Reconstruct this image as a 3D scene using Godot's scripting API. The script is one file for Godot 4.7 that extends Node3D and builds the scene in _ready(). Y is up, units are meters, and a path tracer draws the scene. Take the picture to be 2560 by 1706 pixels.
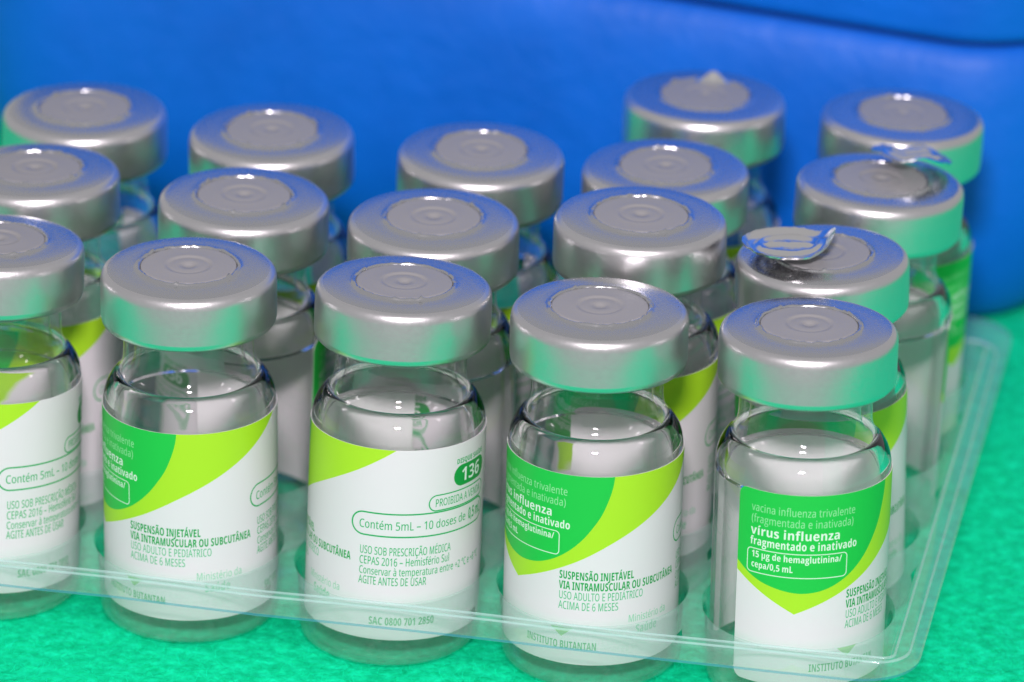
extends Node3D
# Vaccine vials in a clear blister tray on green felt, a blue cool box behind.
# Grid frame: x along the rows of the tray, z towards the camera, lengths in millimetres until MM.

const MM := 0.001
const CAM := Vector3(108.68, 283.33, 588.53)
const COLUMN_PITCH := 23.993
const ROW_PITCH := 23.058
const CELL_ORIGIN := Vector2(-55.998, 30.812)

var M := {}
var taken := {}


func _ready() -> void:
	seed(7)
	camera_and_light()
	materials()
	cloth()
	cool_box()
	tray()
	vials()


# ---------------------------------------------------------------- camera, light, exposure
func camera_and_light() -> void:
	var cam := Camera3D.new()
	cam.name = "camera"
	var eye := CAM * MM
	var target := Vector3(0, 25, 0) * MM
	var ahead := (target - eye).normalized()
	var right := ahead.cross(Vector3.UP).normalized()
	var up := right.cross(ahead)
	var roll := deg_to_rad(1.6856)
	var r2 := right * cos(roll) + up * sin(roll)
	var u2 := up * cos(roll) - right * sin(roll)
	cam.transform = Transform3D(Basis(r2, u2, -ahead), eye)
	cam.fov = 7.182
	cam.near = 0.05
	cam.far = 30.0
	var lens := CameraAttributesPhysical.new()
	lens.frustum_focal_length = 191.2
	lens.frustum_focus_distance = 0.616
	lens.frustum_near = 0.05
	lens.frustum_far = 30.0
	lens.exposure_aperture = 21.0
	cam.attributes = lens
	add_child(cam)
	cam.current = true

	var env := Environment.new()
	env.background_mode = Environment.BG_COLOR
	env.background_color = Color(0.41, 0.40, 0.415).linear_to_srgb()
	env.tonemap_mode = Environment.TONE_MAPPER_LINEAR
	env.tonemap_exposure = 1.0
	env.sdfgi_enabled = true
	env.ssao_enabled = true
	env.ssil_enabled = true
	var we := WorldEnvironment.new()
	we.name = "environment"
	we.environment = env
	add_child(we)

	# the flash, a little above and to the left of the lens
	var flash := AreaLight3D.new()
	flash.name = "flash"
	flash.area_size = Vector2(0.07, 0.045)
	flash.area_normalize_energy = true
	flash.light_energy = 0.43
	flash.light_color = Color(1.0, 0.948, 0.974)
	flash.shadow_enabled = true
	flash.position = eye + (up * 122.0 - right * 12.0) * MM
	flash.basis = Basis.looking_at(Vector3(0, 20, -10) * MM - flash.position, Vector3.UP)
	add_child(flash)


# ---------------------------------------------------------------- helpers
func numbered(called: String) -> String:
	var n: int = taken.get(called, -1) + 1
	taken[called] = n
	return called if n == 0 else "%s_%03d" % [called, n]


func obj(called: String, mesh: Mesh, mats: Array, parent: Node3D) -> MeshInstance3D:
	var o := MeshInstance3D.new()
	o.name = numbered(called) if parent == self else called
	o.mesh = mesh
	for i in mats.size():
		o.set_surface_override_material(i, mats[i])
	parent.add_child(o, true)
	return o


func tag(o: Node, label: String, category := "", group := "", kind := "") -> void:
	if label:
		o.set_meta("label", label)
	if category:
		o.set_meta("category", category)
	if group:
		o.set_meta("group", group)
	if kind:
		o.set_meta("kind", kind)


func begin() -> SurfaceTool:
	var st := SurfaceTool.new()
	st.begin(Mesh.PRIMITIVE_TRIANGLES)
	return st


func finish(st: SurfaceTool, into: ArrayMesh = null) -> ArrayMesh:
	st.generate_normals()
	st.index()
	return st.commit(into)


# a quad a-b-c-d whose front is seen with a, b, c, d running counter-clockwise (then stored clockwise)
func quad(st: SurfaceTool, a: Vector3, b: Vector3, c: Vector3, d: Vector3, uv := []) -> void:
	var p := [a, c, b, a, d, c]
	var k := [0, 2, 1, 0, 3, 2]
	for i in 6:
		if uv.size():
			st.set_uv(uv[k[i]])
		st.add_vertex(p[i] * MM)


# lathe: bands of [radius, height] points, each band smooth, bands meeting at sharp edges.
# A profile that runs up the outside and down the inside faces outwards.
func lathe(st: SurfaceTool, bands: Array, segs: int, torn := false) -> void:
	var g := 1
	for band in bands:
		st.set_smooth_group(g)
		g += 1
		var rings := []
		for q in band:
			var ring := PackedVector3Array()
			for i in segs:
				var a := TAU * i / segs
				var r: float = q[0]
				var h: float = q[1]
				if torn:
					var w := torn_rim(r, h, a)
					r = w.x
					h = w.y
				ring.append(Vector3(sin(a) * r, h, cos(a) * r))
			rings.append(ring)
		for j in rings.size() - 1:
			for i in segs:
				var n := (i + 1) % segs
				quad(st, rings[j][i], rings[j][n], rings[j + 1][n], rings[j + 1][i])


func noise_tex(freq: float, size: int, octaves: int, s: int, ramp: Gradient = null, normal := 0.0, gain := 0.5) -> NoiseTexture2D:
	var n := FastNoiseLite.new()
	n.noise_type = FastNoiseLite.TYPE_SIMPLEX_SMOOTH
	n.frequency = freq
	n.fractal_octaves = octaves
	n.fractal_gain = gain
	n.seed = s
	var t := NoiseTexture2D.new()
	t.width = size
	t.height = size
	t.seamless = true
	t.noise = n
	if ramp:
		t.color_ramp = ramp
	if normal > 0.0:
		t.as_normal_map = true
		t.bump_strength = normal
	return t


func ramp(a: Color, b: Color, lo := 0.0, hi := 1.0) -> Gradient:
	var g := Gradient.new()
	g.offsets = PackedFloat32Array([lo, hi])
	g.colors = PackedColorArray([a, b])
	return g


func lin(r: float, g: float, b: float, a := 1.0) -> Color:
	var c := Color(r, g, b).linear_to_srgb()
	c.a = a
	return c


# ---------------------------------------------------------------- materials
func materials() -> void:
	var m := StandardMaterial3D.new()
	m.transparency = BaseMaterial3D.TRANSPARENCY_ALPHA
	m.albedo_color = Color(1, 1, 1, 0.0)
	m.roughness = 0.0
	m.metallic_specular = 0.5
	M.pane = m

	m = StandardMaterial3D.new()
	m.albedo_color = Color(1, 1, 1, 0.0)
	m.refraction_enabled = true
	m.refraction_scale = 0.05
	m.roughness = 0.0
	M.glass = m

	m = StandardMaterial3D.new()
	m.albedo_color = lin(0.76, 0.76, 0.76)
	m.metallic = 1.0
	m.roughness = 1.0
	m.roughness_texture = noise_tex(0.03, 512, 4, 11, ramp(Color(0.29, 0.29, 0.29), Color(0.38, 0.38, 0.38)))
	m.roughness_texture_channel = BaseMaterial3D.TEXTURE_CHANNEL_RED
	m.normal_enabled = true
	m.normal_texture = noise_tex(0.09, 512, 3, 5, null, 3.0)
	m.normal_scale = 0.1
	m.uv1_triplanar = true
	m.uv1_scale = Vector3.ONE * 90.0
	M.metal = m

	m = m.duplicate()
	m.albedo_color = lin(0.64, 0.65, 0.66)
	m.roughness_texture = noise_tex(0.03, 512, 4, 13, ramp(Color(0.22, 0.22, 0.22), Color(0.32, 0.32, 0.32)))
	m.normal_scale = 0.05
	M.metal_top = m

	m = StandardMaterial3D.new()
	m.albedo_color = lin(0.86, 0.86, 0.85)
	m.metallic = 1.0
	m.roughness = 0.2
	M.torn = m

	m = StandardMaterial3D.new()
	m.albedo_color = lin(0.30, 0.305, 0.31)
	m.roughness = 0.42
	m.metallic_specular = 0.6
	m.normal_enabled = true
	m.normal_texture = noise_tex(0.06, 256, 3, 6, null, 2.0)
	m.normal_scale = 0.15
	m.uv1_triplanar = true
	m.uv1_scale = Vector3.ONE * 120.0
	M.rubber = m

	m = StandardMaterial3D.new()
	m.albedo_texture = label_print()
	m.roughness = 0.42
	m.texture_repeat = false
	m.backlight_enabled = true
	m.backlight = Color(0.42, 0.42, 0.42).linear_to_srgb()
	M.print = m

	m = StandardMaterial3D.new()
	m.albedo_color = lin(0.92, 0.905, 0.92)
	m.roughness = 0.6
	m.backlight_enabled = true
	m.backlight = Color(0.42, 0.42, 0.42).linear_to_srgb()
	M.paper = m

	m = StandardMaterial3D.new()
	m.transparency = BaseMaterial3D.TRANSPARENCY_ALPHA
	m.albedo_color = lin(0.50, 0.72, 0.68, 0.20)
	m.roughness = 0.06
	m.metallic_specular = 0.6
	M.deck = m

	m = m.duplicate()
	m.albedo_color = lin(0.52, 0.72, 0.66, 0.075)
	m.roughness = 0.04
	M.cup = m

	m = m.duplicate()
	m.albedo_color = lin(0.10, 0.34, 0.46, 0.55)
	m.roughness = 0.15
	M.edge = m

	m = m.duplicate()
	m.albedo_color = lin(0.58, 0.84, 0.82, 0.34)
	m.roughness = 0.1
	M.bead = m

	m = StandardMaterial3D.new()
	m.albedo_color = Color.WHITE
	m.albedo_texture = noise_tex(0.035, 1024, 6, 21, ramp(lin(0.000, 0.60, 0.27), lin(0.006, 0.92, 0.49), 0.22, 0.78), 0.0, 0.68)
	m.roughness = 0.95
	m.metallic_specular = 0.2
	m.heightmap_enabled = true
	m.heightmap_texture = noise_tex(0.02, 1024, 5, 22)
	m.heightmap_scale = 0.03
	m.uv1_triplanar = true
	m.uv1_scale = Vector3.ONE * 11.0
	M.felt = m

	m = StandardMaterial3D.new()
	m.albedo_color = Color.WHITE
	m.vertex_color_use_as_albedo = true
	m.roughness = 0.9
	m.metallic_specular = 0.2
	M.fuzz = m

	m = StandardMaterial3D.new()
	m.albedo_texture = noise_tex(0.006, 512, 4, 31, ramp(lin(0.000, 0.125, 0.62), lin(0.002, 0.165, 0.78)))
	m.roughness = 0.5
	m.metallic_specular = 0.42
	m.heightmap_enabled = true
	m.heightmap_texture = noise_tex(0.03, 512, 5, 32, null, 0.0, 0.6)
	m.heightmap_scale = 0.018
	m.uv1_triplanar = true
	m.uv1_scale = Vector3.ONE * 12.0
	M.box = m

	m = StandardMaterial3D.new()
	m.albedo_color = lin(0.002, 0.05, 0.22)
	m.roughness = 0.7
	M.seam = m


# ---------------------------------------------------------------- the printed label
# u runs in millimetres round the vial from the label's left edge, v up from its bottom edge.
const LABEL_ARC := 294.0
const LABEL_R := 10.14
const LABEL_H := 23.6
var px_u := 0.0
var px_v := 0.0
var sheet: Image


func u_of(deg: float) -> float:
	return deg_to_rad(deg) * LABEL_R


func label_print() -> ImageTexture:
	var w := 2048
	var h := 940
	var length := u_of(LABEL_ARC)
	px_u = w / length
	px_v = h / LABEL_H
	sheet = Image.create(w, h, false, Image.FORMAT_RGBA8)
	sheet.fill(Color8(238, 232, 237))
	var lime := Color8(184, 236, 44)
	var green := Color8(36, 206, 78)
	var ink := Color8(10, 174, 90)
	var deep := Color8(0, 164, 70)
	# lime field: lower boundary v(u); green field inside it: right boundary and lower boundary v(u)
	var lime_curve := curve_of([[0, 13.2], [21, 11.0], [41.4, 9.0], [65, 10.9], [88, 13.0], [112, 15.5], [145, 18.7], [165, 20.7], [182, 22.6], [191, 23.7]])
	var green_curve := curve_of([[0, 14.4], [10, 13.2], [20, 12.4], [35, 11.75], [47, 11.6], [60, 12.0], [72, 12.95], [82, 14.2], [91, 15.8], [98, 17.5], [103, 19.0], [107, 20.8], [109.5, 22.4], [110.5, 23.7]])
	for x in w:
		var u := (x + 0.5) / px_u
		var lo := curve_at(lime_curve, u)
		if lo < LABEL_H and u < u_of(191):
			sheet.fill_rect(Rect2i(x, 0, 1, int((LABEL_H - lo) * px_v)), lime)
		lo = curve_at(green_curve, u)
		if lo < LABEL_H and u < u_of(110.5):
			sheet.fill_rect(Rect2i(x, 0, 1, int((LABEL_H - lo) * px_v)), green)
	var white := Color8(240, 250, 240)
	var faint := Color8(165, 235, 175)
	words("vacina influenza trivalente", false, 1.75, 14.3, 21.45, 0.98, faint)
	words("(fragmentada e inativada)", false, 1.75, 14.1, 20.1, 0.98, faint)
	words("vírus influenza", true, 1.7, 12.5, 18.65, 1.12, white)
	words("fragmentado e inativado", true, 1.7, 14.7, 17.35, 1.0, white)
	pill(1.45, 13.3, 13.5, 16.4, 0.5, 0.11, white, false)
	words("15 µg de hemaglutinina/", true, 1.95, 12.75, 15.75, 0.8, white)
	words("cepa/0,5 mL", true, 1.95, 7.1, 14.5, 0.8, white)
	var soft := Color8(60, 190, 122)
	words("SUSPENSÃO INJETÁVEL", true, 13.4, 22.3, 11.15, 1.0, deep)
	words("VIA INTRAMUSCULAR OU SUBCUTÂNEA", true, 13.4, 28.7, 9.85, 1.0, deep)
	words("USO ADULTO E PEDIÁTRICO", false, 13.4, 23.6, 8.6, 1.0, soft)
	words("ACIMA DE 6 MESES", false, 13.4, 20.5, 7.35, 1.0, soft)
	words("Ministério da", false, 21.6, 27.4, 5.6, 0.95, Color8(150, 212, 178))
	words("Saúde", true, 22.6, 25.9, 4.1, 1.1, Color8(140, 208, 170))
	wedge(12.6, 15.2, 4.5, 3.4, Color8(150, 205, 120))
	words("INSTITUTO BUTANTAN", true, 9.2, 18.1, 2.35, 0.95, deep)
	pill(28.7, 47.0, 12.9, 15.7, 1.4, 0.17, ink, false)
	words("Contém 5mL – 10 doses de", false, 29.5, 43.2, 14.25, 1.05, ink)
	words("0,5 mL", true, 43.6, 46.6, 14.3, 1.4, ink)
	words("USO SOB PRESCRIÇÃO MÉDICA", false, 29.7, 40.9, 11.05, 1.0, ink)
	words("CEPAS 2016 – Hemisfério Sul", false, 29.7, 40.8, 9.75, 1.0, ink)
	words("Conservar à temperatura entre +2 °C e +8 °C", false, 29.7, 46.5, 8.5, 0.95, ink)
	words("AGITE ANTES DE USAR", false, 29.7, 37.8, 7.3, 1.0, ink)
	words("SAC 0800 701 2850", true, 31.1, 39.0, 2.3, 0.95, deep)
	pill(37.7, 46.9, 15.9, 17.8, 0.95, 0.14, ink, false)
	words("PROIBIDA A VENDA", false, 38.4, 46.3, 16.85, 0.95, ink)
	words("DISQUE SAÚDE", true, 41.2, 46.6, 21.4, 0.62, ink)
	pill(40.9, 46.9, 18.3, 20.9, 1.3, 0.0, Color8(24, 165, 74), true)
	words("136", true, 41.9, 46.0, 19.6, 1.7, Color8(244, 250, 246))
	return ImageTexture.create_from_image(sheet)


func curve_of(points: Array) -> Curve:
	var c := Curve.new()
	c.max_domain = 400.0
	c.max_value = 40.0
	var n := points.size()
	for i in n:
		var a: Array = points[max(i - 1, 0)]
		var b: Array = points[min(i + 1, n - 1)]
		var s: float = (b[1] - a[1]) / (b[0] - a[0])
		if absf(float(points[i][0]) - 41.4) < 0.01 and n == 10:
			c.add_point(Vector2(points[i][0], points[i][1]), -0.1, 0.08)
		else:
			c.add_point(Vector2(points[i][0], points[i][1]), s, s)
	return c


func curve_at(c: Curve, u: float) -> float:
	return c.sample(rad_to_deg(u / LABEL_R))


var glyphs := {}


func face(bold: bool) -> RID:
	if not glyphs.has(bold):
		var f := SystemFont.new()
		f.font_names = PackedStringArray(["Droid Sans"])
		f.font_weight = 700 if bold else 400
		glyphs[bold] = f
	return glyphs[bold].get_rids()[0]


func words(text: String, bold: bool, u0: float, u1: float, v: float, cap: float, ink: Color) -> void:
	var ts := TextServerManager.get_primary_interface()
	var rid := face(bold)
	var size := Vector2i(64, 0)
	var line := Image.create(64 * text.length() + 40, 100, false, Image.FORMAT_RGBA8)
	var pen := 4.0
	for i in text.length():
		var gi: int = ts.font_get_glyph_index(rid, 64, text.unicode_at(i), 0)
		ts.font_render_glyph(rid, size, gi)
		var rect := ts.font_get_glyph_uv_rect(rid, size, gi)
		var page := ts.font_get_glyph_texture_idx(rid, size, gi)
		if page >= 0 and rect.size.x > 0:
			var im := ts.font_get_texture_image(rid, size, page)
			im = im.get_region(Rect2i(rect))
			im.convert(Image.FORMAT_RGBA8)
			var off := ts.font_get_glyph_offset(rid, size, gi)
			line.blend_rect(im, Rect2i(Vector2i.ZERO, im.get_size()), Vector2i(int(pen + off.x), int(72 + off.y)))
		pen += ts.font_get_glyph_advance(rid, 64, gi).x
	var used := line.get_region(Rect2i(0, 0, int(pen) + 4, 100))
	var data := used.get_data()
	var r := int(ink.r * 255)
	var g := int(ink.g * 255)
	var b := int(ink.b * 255)
	for k in range(0, data.size(), 4):
		data[k] = r
		data[k + 1] = g
		data[k + 2] = b
	used = Image.create_from_data(used.get_width(), 100, false, Image.FORMAT_RGBA8, data)
	var sy := cap * px_v / 46.5
	used.resize(maxi(2, int((u1 - u0) * px_u)), int(100 * sy), Image.INTERPOLATE_BILINEAR if sy > 0.5 else Image.INTERPOLATE_TRILINEAR)
	# the middle of the capitals sits 23 rows above the baseline
	var top := (LABEL_H - v) * px_v - (72 - 23.25) * sy
	sheet.blend_rect(used, Rect2i(Vector2i.ZERO, used.get_size()), Vector2i(int(u0 * px_u), int(top)))


func pill(u0: float, u1: float, v0: float, v1: float, rad: float, wide: float, ink: Color, full: bool) -> void:
	var mid := Vector2((u0 + u1) / 2, (v0 + v1) / 2)
	var half := Vector2((u1 - u0) / 2 - rad, (v1 - v0) / 2 - rad)
	for y in range(int((LABEL_H - v1 - 0.3) * px_v), int((LABEL_H - v0 + 0.3) * px_v)):
		for x in range(int((u0 - 0.3) * px_u), int((u1 + 0.3) * px_u)):
			var q := (Vector2((x + 0.5) / px_u, LABEL_H - (y + 0.5) / px_v) - mid).abs() - half
			var d := Vector2(maxf(q.x, 0), maxf(q.y, 0)).length() + minf(maxf(q.x, q.y), 0) - rad
			var cover := clampf(0.5 - d * px_u, 0, 1) if full else clampf(0.5 + (wide / 2 - absf(d)) * px_u, 0, 1)
			if cover > 0:
				sheet.set_pixel(x, y, sheet.get_pixel(x, y).lerp(ink, cover))


func wedge(u0: float, u1: float, top: float, low: float, ink: Color) -> void:
	for y in range(int((LABEL_H - top) * px_v), int((LABEL_H - low) * px_v)):
		var t := (LABEL_H - y / px_v - low) / (top - low)
		var m := (u0 + u1) / 2
		var half := (u1 - u0) / 2 * t
		sheet.fill_rect(Rect2i(int((m - half) * px_u), y, maxi(1, int(2 * half * px_u)), 1), ink)


# ---------------------------------------------------------------- cloth
func cloth_height(x: float, z: float) -> float:
	return 0.0


func cloth() -> void:
	var root := Node3D.new()
	root.name = "tablecloth"
	tag(root, "bright green felt cloth spread flat under the tray and the cool box", "tablecloth")
	add_child(root)
	var st := begin()
	var half := 420.0
	var near := 110.0
	var t := 1.2
	var a := Vector3(-half, 0, near)
	var b := Vector3(half, 0, near)
	var c := Vector3(half, 0, -half)
	var d := Vector3(-half, 0, -half)
	var k := Vector3(0, -t, 0)
	st.set_smooth_group(-1)
	quad(st, a, b, c, d)
	quad(st, d + k, c + k, b + k, a + k)
	quad(st, a + k, b + k, b, a)
	quad(st, b + k, c + k, c, b)
	quad(st, c + k, d + k, d, c)
	quad(st, d + k, a + k, a, d)
	obj("felt", finish(st), [M.felt], root)
	# loose fibres lying on the felt
	var rng := RandomNumberGenerator.new()
	rng.seed = 41
	var fibre := fibre_mesh()
	var mm := MultiMesh.new()
	mm.transform_format = MultiMesh.TRANSFORM_3D
	mm.use_colors = true
	mm.mesh = fibre
	var places := []
	var tints := []
	var drift := FastNoiseLite.new()
	drift.frequency = 0.03
	while places.size() < 130000:
		var x := rng.randf_range(-100, 85)
		var z := rng.randf_range(-150, 70)
		var turn := 1.2 + drift.get_noise_2d(x, z) * 1.2 + rng.randfn(0.0, 1.1)
		var s := rng.randf_range(0.35, 0.95)
		var basis := Basis(Vector3.UP, turn) * Basis(Vector3.RIGHT, rng.randf_range(-0.35, 0.35))
		basis = basis.scaled(Vector3(s, s, s))
		places.append(Transform3D(basis, Vector3(x, rng.randf_range(0.02, 0.14), z) * MM))
		var f := rng.randf_range(0.68, 1.2) * (1.0 + 0.25 * drift.get_noise_2d(x * 3.0 + 40.0, z * 3.0))
		if rng.randf() < 0.0006:
			tints.append(Color(0.75, 0.80, 0.76))
			continue
		tints.append(Color(0.004 * f, minf(0.95, 0.86 * f), 0.46 * f))
	mm.instance_count = places.size()
	for i in places.size():
		mm.set_instance_transform(i, places[i])
		mm.set_instance_color(i, tints[i])
	var o := MultiMeshInstance3D.new()
	o.name = "felt_fibres"
	o.multimesh = mm
	o.material_override = M.fuzz
	tag(o, "", "", "", "stuff")
	root.add_child(o, true)


func fibre_mesh() -> ArrayMesh:
	var st := begin()
	var w := 0.035
	var pts := []
	for i in 5:
		var t := i / 4.0 - 0.5
		pts.append(Vector3(0.28 * sin(t * 4.0), 0.10 * cos(t * PI), t * 2.1))
	st.set_smooth_group(0)
	for i in 4:
		var s := Vector3(w, 0, 0)
		quad(st, pts[i + 1] - s, pts[i + 1] + s, pts[i] + s, pts[i] - s)
	return finish(st)


# ---------------------------------------------------------------- cool box
func outline(w: float, d: float, rad: float, inset: float, y: float) -> PackedVector3Array:
	# a rounded rectangle reaching from x = -w to 0 and from z = -d to 0, seen from above
	var p := PackedVector3Array()
	var r := maxf(rad - inset, 0.5)
	var corners := [[Vector2(-rad, -rad), 0.0], [Vector2(-rad, -d + rad), 90.0], [Vector2(-w + rad, -d + rad), 180.0], [Vector2(-w + rad, -rad), 270.0]]
	for c in corners:
		for i in 13:
			var a := deg_to_rad(c[1] + 90.0 * i / 12.0)
			p.append(Vector3(c[0].x + sin(a) * r, y, c[0].y + cos(a) * r))
	return p


func loft(st: SurfaceTool, rings: Array, cap_low: bool, cap_top: bool) -> void:
	var n: int = rings[0].size()
	for j in rings.size() - 1:
		for i in n:
			var k := (i + 1) % n
			quad(st, rings[j][i], rings[j][k], rings[j + 1][k], rings[j + 1][i])
	for side in [[cap_low, 0], [cap_top, rings.size() - 1]]:
		if not side[0]:
			continue
		st.set_smooth_group(-1)
		var mid := Vector3.ZERO
		for q in rings[side[1]]:
			mid += q / n
		for i in n:
			var k := (i + 1) % n
			var tri := [mid, rings[side[1]][k], rings[side[1]][i]] if side[1] else [mid, rings[side[1]][i], rings[side[1]][k]]
			for q in tri:
				st.add_vertex(q * MM)


func cool_box() -> void:
	var root := Node3D.new()
	root.name = "cool_box"
	tag(root, "blue plastic cool box with rounded corner standing behind the vials", "cool box")
	root.position = Vector3(61.5, 0, -67.5) * MM
	root.rotation.y = deg_to_rad(-5.0)
	add_child(root)
	var w := 158.0
	var d := 120.0
	var rad := 19.0
	var seam := 41.6
	var rings := []
	var prof := []
	for i in 10:
		var a := PI / 2 * i / 9.0
		prof.append([12.5 * (1 - sin(a)), 23.0 * (1 - cos(a))])
	prof.append([-0.05, seam - 15])
	for i in 6:
		var a := PI / 2 * i / 5.0
		prof.append([2.8 * (1 - cos(a)), seam - 13.4 + 13.0 * sin(a)])
	for q in prof:
		rings.append(sloped(outline(w, d, rad, q[0], q[1]), seam))
	var st := begin()
	st.set_smooth_group(1)
	loft(st, rings, true, true)
	obj("body", finish(st), [M.box], root)
	# dark gap between body and lid
	st = begin()
	st.set_smooth_group(1)
	loft(st, [sloped(outline(w, d, rad, 3.6, seam - 2.0), seam), sloped(outline(w, d, rad, 3.6, seam + 2.4), seam)], false, false)
	obj("seam", finish(st), [M.seam], root)
	rings = []
	prof = []
	for i in 5:
		var a := PI / 2 * i / 4.0
		prof.append([0.9 + 1.8 * (1 - sin(a)), seam + 0.55 + 1.8 * (1 - cos(a))])
	prof.append([0.4, seam + 14])
	prof.append([0.8, seam + 33])
	for i in 7:
		var a := PI / 2 * i / 6.0
		prof.append([0.8 + 9.0 * (1 - cos(a)), seam + 35 + 9.0 * sin(a)])
	for q in prof:
		rings.append(sloped(outline(w, d, rad, q[0], q[1]), seam))
	st = begin()
	st.set_smooth_group(1)
	loft(st, rings, true, true)
	obj("lid", finish(st), [M.box], root)


# the seam climbs a little towards the left end of the box
func sloped(ring: PackedVector3Array, seam: float) -> PackedVector3Array:
	for i in ring.size():
		var q := ring[i]
		var k := clampf(1.0 - absf(q.y - seam) / 24.0, 0.0, 1.0)
		q.y += k * 0.04 * maxf(0.0, -q.x - 18.0)
		ring[i] = q
	return ring


# ---------------------------------------------------------------- blister tray
const DECK_Y := 9.15
const MOUTH_R := 11.15


func cell(a: int, b: int) -> Vector2:
	return CELL_ORIGIN + Vector2(b * COLUMN_PITCH, -a * ROW_PITCH)


func rounded(x0: float, x1: float, z0: float, z1: float, rad: float, y: float) -> PackedVector3Array:
	var p := PackedVector3Array()
	var wave := FastNoiseLite.new()
	wave.seed = 3
	wave.frequency = 0.02
	var corners := [[Vector2(x1 - rad, z1 - rad), 0.0], [Vector2(x1 - rad, z0 + rad), 90.0], [Vector2(x0 + rad, z0 + rad), 180.0], [Vector2(x0 + rad, z1 - rad), 270.0]]
	for c in 4:
		for i in 9:
			var a := deg_to_rad(corners[c][1] + 90.0 * i / 8.0)
			p.append(Vector3(corners[c][0].x + sin(a) * rad, y, corners[c][0].y + cos(a) * rad))
		# points along the straight side towards the next corner, so that it can sag a little
		var e: Vector2 = corners[(c + 1) % 4][0]
		var ea := deg_to_rad(corners[c][1] + 90.0)
		var from := p[p.size() - 1]
		var to := Vector3(e.x + sin(ea) * rad, y, e.y + cos(ea) * rad)
		for i in range(1, 16):
			p.append(from.lerp(to, i / 16.0))
	for i in p.size():
		p[i].y += 0.32 * wave.get_noise_2d(p[i].x, p[i].z)
	return p


func tray() -> void:
	var root := Node3D.new()
	root.name = "blister_tray"
	tag(root, "clear plastic blister tray with round cups holding the vials", "tray")
	add_child(root)
	var first := -1
	var x0 := cell(0, first).x - COLUMN_PITCH / 2
	var x1 := cell(0, 4).x + COLUMN_PITCH / 2
	var z1 := cell(0, 0).y + ROW_PITCH / 2
	var z0 := cell(3, 0).y - ROW_PITCH / 2
	# deck between the cups
	var st := begin()
	st.set_smooth_group(1)
	var segs := 48
	for a in 4:
		for b in range(first, 5):
			var m := cell(a, b)
			for i in segs:
				var q := []
				for k in [i, i + 1]:
					var an: float = TAU * k / segs
					var dir := Vector2(sin(an), cos(an))
					var s := minf(COLUMN_PITCH / 2 / maxf(absf(dir.x), 1e-6), ROW_PITCH / 2 / maxf(absf(dir.y), 1e-6))
					q.append([m + dir * MOUTH_R, m + dir * s])
				quad(st, Vector3(q[0][0].x, DECK_Y, q[0][0].y), Vector3(q[0][1].x, DECK_Y, q[0][1].y), Vector3(q[1][1].x, DECK_Y, q[1][1].y), Vector3(q[1][0].x, DECK_Y, q[1][0].y))
	obj("deck", finish(st), [M.deck], root)
	# flange round the outside: a small rib, a step down, a flat lip
	st = begin()
	st.set_smooth_group(1)
	var rings := []
	var outs := [[0.0, 0.0, 0.4, 0.0], [0.25, 0.08, 0.7, 0.25], [0.5, 0.1, 1.2, 0.12], [0.8, 0.11, 1.6, -0.35], [1.0, 0.2, 2.0, -0.5], [3.0, 0.92, 6.2, -0.42], [3.35, 1.0, 7.0, -0.5]]
	for o in outs:
		var f: float = o[1]
		rings.append(rounded(x0 - 3.4 * f, x1 + 3.35 * f, z0 - 10.2 * f, z1 + 4.4 * f, o[2], DECK_Y + o[3]))
	rings.reverse()
	loft(st, rings, false, false)
	obj("flange", finish(st), [M.deck], root)
	st = begin()
	st.set_smooth_group(1)
	loft(st, [rounded(x0 - 3.4, x1 + 3.35, z0 - 10.2, z1 + 4.4, 7.0, DECK_Y - 0.82), rounded(x0 - 3.4, x1 + 3.35, z0 - 10.2, z1 + 4.4, 7.0, DECK_Y - 0.5)], false, false)
	obj("cut_edge", finish(st), [M.edge], root)
	# raised beads that stiffen the flange
	for f in [[0.55, 0.35, 1.4, 0.22], [2.0, 0.8, 4.0, -0.30]]:
		st = begin()
		st.set_smooth_group(1)
		rings = []
		for i in 7:
			var a := PI * i / 6.0
			var e := -0.17 * cos(a)
			rings.append(rounded(x0 - f[0] - e, x1 + f[0] + e, z0 - f[0] - e, z1 + f[1] * 0.5 + e, f[2], DECK_Y + f[3] + 0.22 * sin(a) + 0.01))
		rings.reverse()
		loft(st, rings, false, false)
		obj("bead", finish(st), [M.bead], root)
	# cups
	st = begin()
	lathe(st, [[[0.0, 0.42], [7.0, 0.42], [9.3, 0.45], [10.0, 0.62], [10.32, 1.1], [10.42, 1.9], [10.56, 5.0], [10.70, 7.4], [10.78, 8.3], [10.9, 8.8], [11.02, 9.05], [MOUTH_R, DECK_Y]]], 48)
	var cup := finish(st)
	for a in 4:
		for b in range(first, 5):
			var m := cell(a, b)
			var o := obj("cup", cup, [M.cup], root)
			o.position = Vector3(m.x, 0, m.y) * MM


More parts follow.
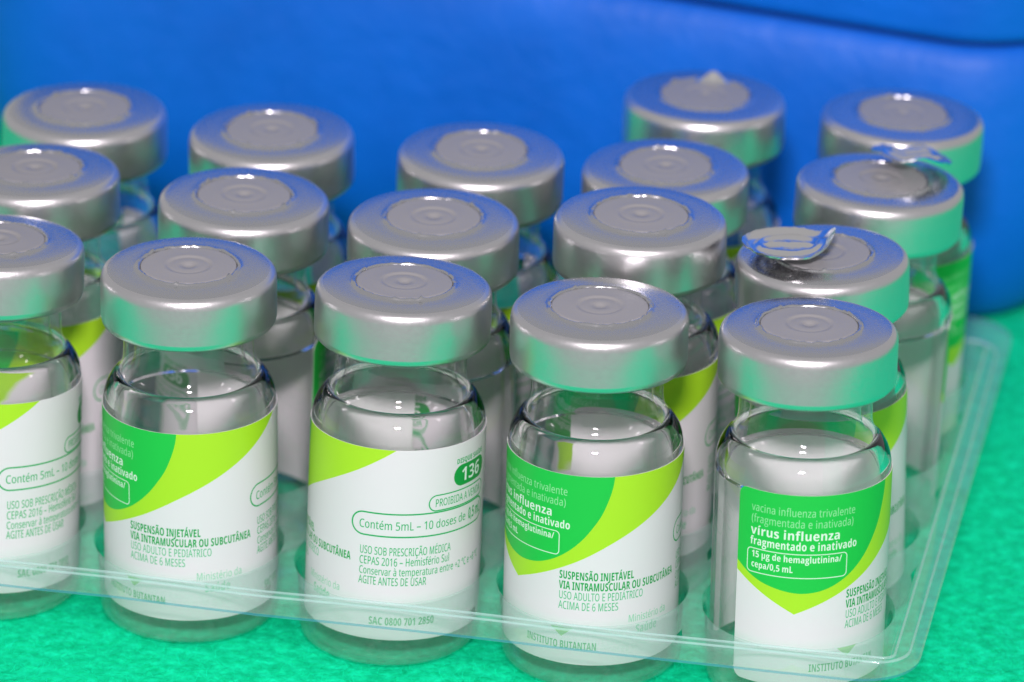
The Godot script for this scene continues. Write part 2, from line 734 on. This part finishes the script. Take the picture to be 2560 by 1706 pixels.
# ---------------------------------------------------------------- vials
func glass_mesh() -> ArrayMesh:
	# thin blown walls of body and neck, each with its outer and inner face
	var st := begin()
	var body := [[6.9, 1.0], [7.8, 0.12], [8.6, 0.0], [9.2, 0.12], [9.65, 0.5], [9.9, 1.1], [10.0, 2.0], [10.02, 4.0], [10.02, 14.0], [10.02, 26.1]]
	var inside := [[8.88, 26.1], [8.9, 14.0], [8.9, 5.0], [8.72, 3.7], [8.2, 2.8], [7.2, 2.35], [3.5, 2.3], [0.0, 2.5]]
	var floor_under := [[0.0, 1.1], [3.5, 1.05], [6.9, 1.0]]
	var neck := [[8.5, 30.36], [8.3, 30.58], [8.02, 30.95], [7.78, 31.5], [7.62, 32.3], [7.58, 33.2], [7.58, 35.8], [7.7, 36.5], [8.3, 37.2], [9.2, 37.4], [9.4, 37.8], [9.4, 39.9], [9.1, 40.2], [6.5, 40.2], [6.25, 39.9], [6.25, 36.0], [6.3, 33.0], [6.42, 32.0], [6.62, 31.4], [6.95, 30.8], [7.45, 30.3], [7.8, 30.2]]
	lathe(st, [floor_under + body.slice(1), inside, neck], 96)
	var mesh := finish(st)
	# the thick glass that turns in at the shoulder
	st = begin()
	lathe(st, [[[8.88, 26.12], [10.02, 26.12]], [[10.02, 26.12], [10.02, 26.6], [9.98, 27.3], [9.82, 28.15], [9.5, 29.0], [9.0, 29.8], [8.62, 30.22], [8.4, 30.36], [8.12, 30.38], [7.86, 30.24], [7.74, 30.04], [7.82, 29.82], [8.15, 29.35], [8.5, 28.6], [8.75, 27.7], [8.88, 26.6], [8.88, 26.12]]], 96)
	return finish(st, mesh)


func stopper_mesh() -> ArrayMesh:
	var st := begin()
	lathe(st, [[[0.0, 34.8], [5.2, 34.8], [5.9, 35.2], [6.1, 35.8], [6.12, 40.0]], [[6.12, 40.3], [9.0, 40.35], [9.2, 40.8], [9.0, 41.4], [6.4, 42.1], [5.5, 42.7], [5.49, 43.34], [5.35, 43.39], [5.0, 43.39], [4.0, 43.40], [3.0, 43.45], [2.75, 43.47], [2.55, 43.40], [2.35, 43.30], [2.15, 43.34], [1.4, 43.38], [0.8, 43.36], [0.55, 43.22], [0.3, 43.16], [0.0, 43.15]]], 64)
	return finish(st)


var rim_noise := FastNoiseLite.new()
var burr_noise := FastNoiseLite.new()


# the torn rim of the cap's opening, uneven and turned up here and there; the skirt is a little out of round
func torn_rim(r: float, h: float, a: float) -> Vector2:
	if r < 6.2 and h > 42.5:
		var d := Vector2(sin(a), cos(a)) * 5.6
		var k := clampf((6.2 - r) / 0.4, 0.0, 1.0)
		h += k * (0.15 * rim_noise.get_noise_2d(d.x, d.y) + 0.9 * maxf(0.0, burr_noise.get_noise_2d(d.x, d.y) - 0.25))
		r += k * 0.16 * rim_noise.get_noise_2d(d.x * 1.3 + 9.0, d.y * 1.3)
	elif r > 9.0:
		r += 0.035 * rim_noise.get_noise_2d(sin(a) * 5.0 + 30.0, cos(a) * 5.0 + h * 0.3)
	return Vector2(r, h)


func cap_mesh(s: int) -> ArrayMesh:
	var st := begin()
	rim_noise.seed = s
	rim_noise.frequency = 0.42
	burr_noise.seed = s + 50
	burr_noise.frequency = 0.9
	lathe(st, [[[9.75, 37.5], [9.0, 37.1], [8.1, 37.05], [7.85, 36.85], [8.2, 36.62], [9.3, 36.6], [9.8, 36.75], [10.05, 37.05], [10.12, 37.5]], [[10.12, 37.5], [10.13, 39.5], [10.12, 41.75], [10.08, 42.12], [9.99, 42.44], [9.84, 42.7], [9.62, 42.9], [9.32, 43.02]]], 96, true)
	var mesh := finish(st)
	st = begin()
	lathe(st, [[[9.32, 43.02], [8.95, 43.1], [8.2, 43.18], [7.2, 43.22], [6.4, 43.24], [6.16, 43.27], [6.05, 43.33], [5.98, 43.41], [5.86, 43.48], [5.74, 43.49], [5.63, 43.44], [5.55, 43.36], [5.51, 43.1], [5.49, 42.8]]], 96, true)
	return finish(st, mesh)


func on_vial(u: float, h: float, r: float) -> Vector3:
	var a := u / LABEL_R
	return Vector3(sin(a) * r, h, cos(a) * r)


func label_mesh() -> ArrayMesh:
	var lo := 3.05
	var rc := 1.1
	var length := u_of(LABEL_ARC)
	var us := []
	var n := 72
	for i in 9:
		us.append(rc * (1 - cos(PI / 2 * i / 8.0)))
	for i in range(1, n):
		us.append(rc + (length - 2 * rc) * i / n)
	for i in 9:
		us.append(length - rc + rc * sin(PI / 2 * i / 8.0))
	var rims := []
	for u in us:
		var e: float = minf(u, length - u)
		var cut := 0.0 if e >= rc else rc - sqrt(maxf(0.0, rc * rc - (rc - e) * (rc - e)))
		rims.append([lo + cut, lo + LABEL_H - cut])
	var st := begin()
	st.set_smooth_group(1)
	var ri := LABEL_R - 0.08
	for i in us.size() - 1:
		var uv := []
		var c := []
		for k in [[i, 0], [i + 1, 0], [i + 1, 1], [i, 1]]:
			c.append(on_vial(us[k[0]], rims[k[0]][k[1]], LABEL_R))
			uv.append(Vector2(us[k[0]] / length, 1.0 - (rims[k[0]][k[1]] - lo) / LABEL_H))
		quad(st, c[0], c[1], c[2], c[3], uv)
	var mesh := finish(st)
	st = begin()
	for i in us.size() - 1:
		var p := []
		for k in [[i, 0], [i + 1, 0], [i + 1, 1], [i, 1]]:
			p.append([on_vial(us[k[0]], rims[k[0]][k[1]], ri), on_vial(us[k[0]], rims[k[0]][k[1]], LABEL_R)])
		st.set_smooth_group(1)
		quad(st, p[1][0], p[0][0], p[3][0], p[2][0])
		st.set_smooth_group(2)
		quad(st, p[0][0], p[1][0], p[1][1], p[0][1])
		quad(st, p[3][1], p[2][1], p[2][0], p[3][0])
	return finish(st, mesh)


# height of the middle surface of a torn disc: 0 bent up at the right, 1 flipped back, 2 pulled to a point
func tab_height(kind: int, x: float, z: float) -> float:
	var r := sqrt(x * x + z * z)
	var creased := 0.35 * absf(rim_noise.get_noise_2d(x * 0.5 + 50.0, z * 0.5)) + 0.05 * rim_noise.get_noise_2d(x * 1.8, z * 1.8 + 70.0)
	if kind == 0:
		var wall := smoothstep(4.3, 5.45, r) * 0.95 * clampf(0.55 - 0.5 * (x + z) / maxf(r, 0.1), 0.1, 1.0)
		return 0.4 * creased + 1.1 * emboss(x, z) + 0.8 * wall + 0.11 * z + 0.21 * pow(maxf(0.0, x - 2.3), 2.0)
	if kind == 1:
		return 0.7 * creased + emboss(x, -z) + 0.17 * z - 0.10 * pow(maxf(0.0, x - 3.0), 2.0) + 0.25 * sin(x * 1.1)
	return 2.2 * exp(-(pow((x - 0.6) / 2.2, 2.0) + pow((z + 0.5) / 2.6, 2.0))) - 0.08 * r


# a torn-out disc of aluminium
func tab_mesh(kind: int, s: int) -> ArrayMesh:
	var st := begin()
	var n := FastNoiseLite.new()
	n.seed = s
	n.frequency = 0.5
	var rings := 16
	var segs := 64
	var grid := []
	for j in rings + 1:
		var row := []
		for i in segs:
			var a := TAU * i / segs
			var r := 5.45 * j / rings
			if j >= rings - 1:
				r += 0.18 * n.get_noise_2d(sin(a) * 5, cos(a) * 5)
			var x := sin(a) * r
			var z := cos(a) * r
			var y: float = tab_height(kind, x, z)
			if j == rings:
				y += 0.14 * n.get_noise_2d(sin(a) * 7 + 20, cos(a) * 7)
			row.append(Vector3(x, y, z))
		grid.append(row)
	var up := Vector3(0, 0.12, 0)
	for j in rings:
		for i in segs:
			var k := (i + 1) % segs
			st.set_smooth_group(1)
			quad(st, grid[j + 1][i] + up, grid[j + 1][k] + up, grid[j][k] + up, grid[j][i] + up)
			st.set_smooth_group(2)
			quad(st, grid[j][i] - up, grid[j][k] - up, grid[j + 1][k] - up, grid[j + 1][i] - up)
			if j == rings - 1:
				st.set_smooth_group(3)
				quad(st, grid[rings][i] - up, grid[rings][k] - up, grid[rings][k] + up, grid[rings][i] + up)
	return finish(st)


func emboss(x: float, z: float) -> float:
	# the pressed ring and bar on the tear-off disc
	var r := sqrt(x * x + z * z)
	var e := 0.42 * exp(-pow((r - 3.5) / 0.45, 2))
	if absf(x) < 3.2:
		e += 0.42 * exp(-pow((z + 0.2) / 0.45, 2)) * (1.0 - smoothstep(2.3, 3.1, absf(x)))
	return e


func vials() -> void:
	var glass := glass_mesh()
	var stopper := stopper_mesh()
	var label := label_mesh()
	var caps := []
	for s in 5:
		caps.append(cap_mesh(s * 7 + 2))
	# row, column, lean at the cap x and z (mm), base shift x and z, label turn (degrees right of the view), raise, words
	var rows := [
		[0, 0, 0.42, -2.28, 0.0, 0.0, -160.0, 0.0, "vial cut by the left edge in the front row, nearest the camera there"],
		[0, 1, -0.51, 0.11, 0.34, 0.0, -119.0, 0.0, "front row vial with half a green panel, INSTITUTO BUTANTAN near its foot"],
		[0, 2, 0.51, -1.59, 0.22, 0.0, -191.0, 0.0, "front row vial whose white label shows the 136 badge"],
		[0, 3, -0.21, -0.25, -0.12, 0.0, -97.0, 0.0, "front row vial with SUSPENSÃO INJETÁVEL under its lime sweep, fourth from left"],
		[0, 4, -0.52, -1.09, -0.04, 0.0, -43.0, 0.0, "vial at the tray's front right corner, its green text panel facing forward"],
		[1, 0, -0.9, -1.0, -0.5, -0.67, -122.0, 0.0, "second row vial cut by the left edge, behind the leftmost front vial"],
		[1, 1, 0.5, 0.2, 0.28, 0.13, 58.0, 0.0, "second row vial showing a blank white side behind the half panel vial"],
		[1, 2, -0.07, 0.8, 0.0, 0.59, 95.0, 0.0, "second row vial standing just behind the vial with the 136 badge"],
		[1, 3, 0.38, 0.24, 0.0, 0.2, -102.0, 2.5, "second row vial standing higher than its neighbours, lime patch beside its neck"],
		[1, 4, -1.6, 0.15, -0.52, 0.2, -80.0, 0.0, "second row vial with the torn aluminium disc lying bent on its cap"],
		[2, 0, -0.6, 0.26, -0.36, 0.2, -140.0, 0.0, "third row vial with whole cap in view at the far left"],
		[2, 1, -0.5, 1.0, -0.52, 0.81, -145.0, 0.0, "third row vial against the blue box, second cap from left"],
		[2, 2, 0.6, 1.0, 0.41, 0.72, -150.0, 0.0, "third row vial with blank blue box behind it, middle of the row"],
		[2, 3, -0.2, 0.6, -0.2, 0.5, -125.0, 0.0, "third row vial squeezed behind the raised vial"],
		[2, 4, 1.4, -0.8, 0.0, -0.68, 75.0, 0.0, "third row vial at the right with a flipped up metal tab behind its stopper"],
		[3, 3, 0.3, -0.6, 0.0, -0.48, -150.0, 0.0, "back row vial with a peaked stub of foil on its cap"],
		[3, 4, 1.15, -0.6, 0.0, -0.5, 20.0, 0.0, "back row vial at the right by the box's corner, rear of its tray column"],
	]
	var proto: Node3D = null
	var i := 0
	for q in rows:
		var o: Node3D
		if proto == null:
			o = Node3D.new()
			o.name = numbered("vaccine_vial")
			add_child(o)
			obj("glass_bottle", glass, [M.pane, M.glass], o)
			obj("label", label, [M.print, M.paper], o)
			obj("stopper", stopper, [M.rubber], o)
			obj("aluminium_cap", caps[0], [M.metal, M.metal_top], o)
			proto = o
		else:
			o = proto.duplicate()
			o.name = numbered("vaccine_vial")
			add_child(o)
			o.get_node("aluminium_cap").mesh = caps[i % 5]
		var m := cell(q[0], q[1]) + Vector2(q[4], q[5])
		var base := Vector3(m.x, 0.5 + q[7], m.y)
		var towards := rad_to_deg(atan2(CAM.x - base.x, CAM.z - base.z))
		var turn := deg_to_rad(towards + q[6])
		var axis := Vector3(q[2], 42.9, q[3]).normalized()
		var lean := Basis(Quaternion(Vector3.UP, axis))
		o.transform = Transform3D(lean * Basis(Vector3.UP, turn), base * MM)
		tag(o, q[8], "vial", "glass vaccine vials standing in the tray")
		o.get_node("aluminium_cap").rotation.y = i * 1.9
		var back := -turn + deg_to_rad(towards)
		if q[0] == 1 and q[1] == 4:
			var t := obj("torn_tab", tab_mesh(0, 8), [M.torn], o)
			t.basis = Basis(Vector3.UP, back)
			t.position = t.basis * Vector3(-3.9, 44.35, 1.1) * MM
			tag(t, "torn aluminium disc with a pressed slot, bent up at one side")
		elif q[0] == 2 and q[1] == 4:
			var t := obj("torn_tab", tab_mesh(1, 18), [M.torn], o)
			t.basis = Basis(Vector3.UP, back)
			t.position = t.basis * Vector3(3.5, 45.0, -4.7) * MM
			t.scale = Vector3(0.9, 1.0, 0.9)
			tag(t, "torn aluminium disc flipped back over the rim")
		elif q[0] == 3 and q[1] == 3:
			var t := obj("torn_tab", tab_mesh(2, 28), [M.torn], o)
			t.basis = Basis(Vector3.UP, back)
			t.position = t.basis * Vector3(0.6, 43.4, -4.9) * MM
			t.scale = Vector3(0.62, 0.55, 0.32)
			tag(t, "small peaked flake of torn aluminium at the rear of the opening")
		i += 1
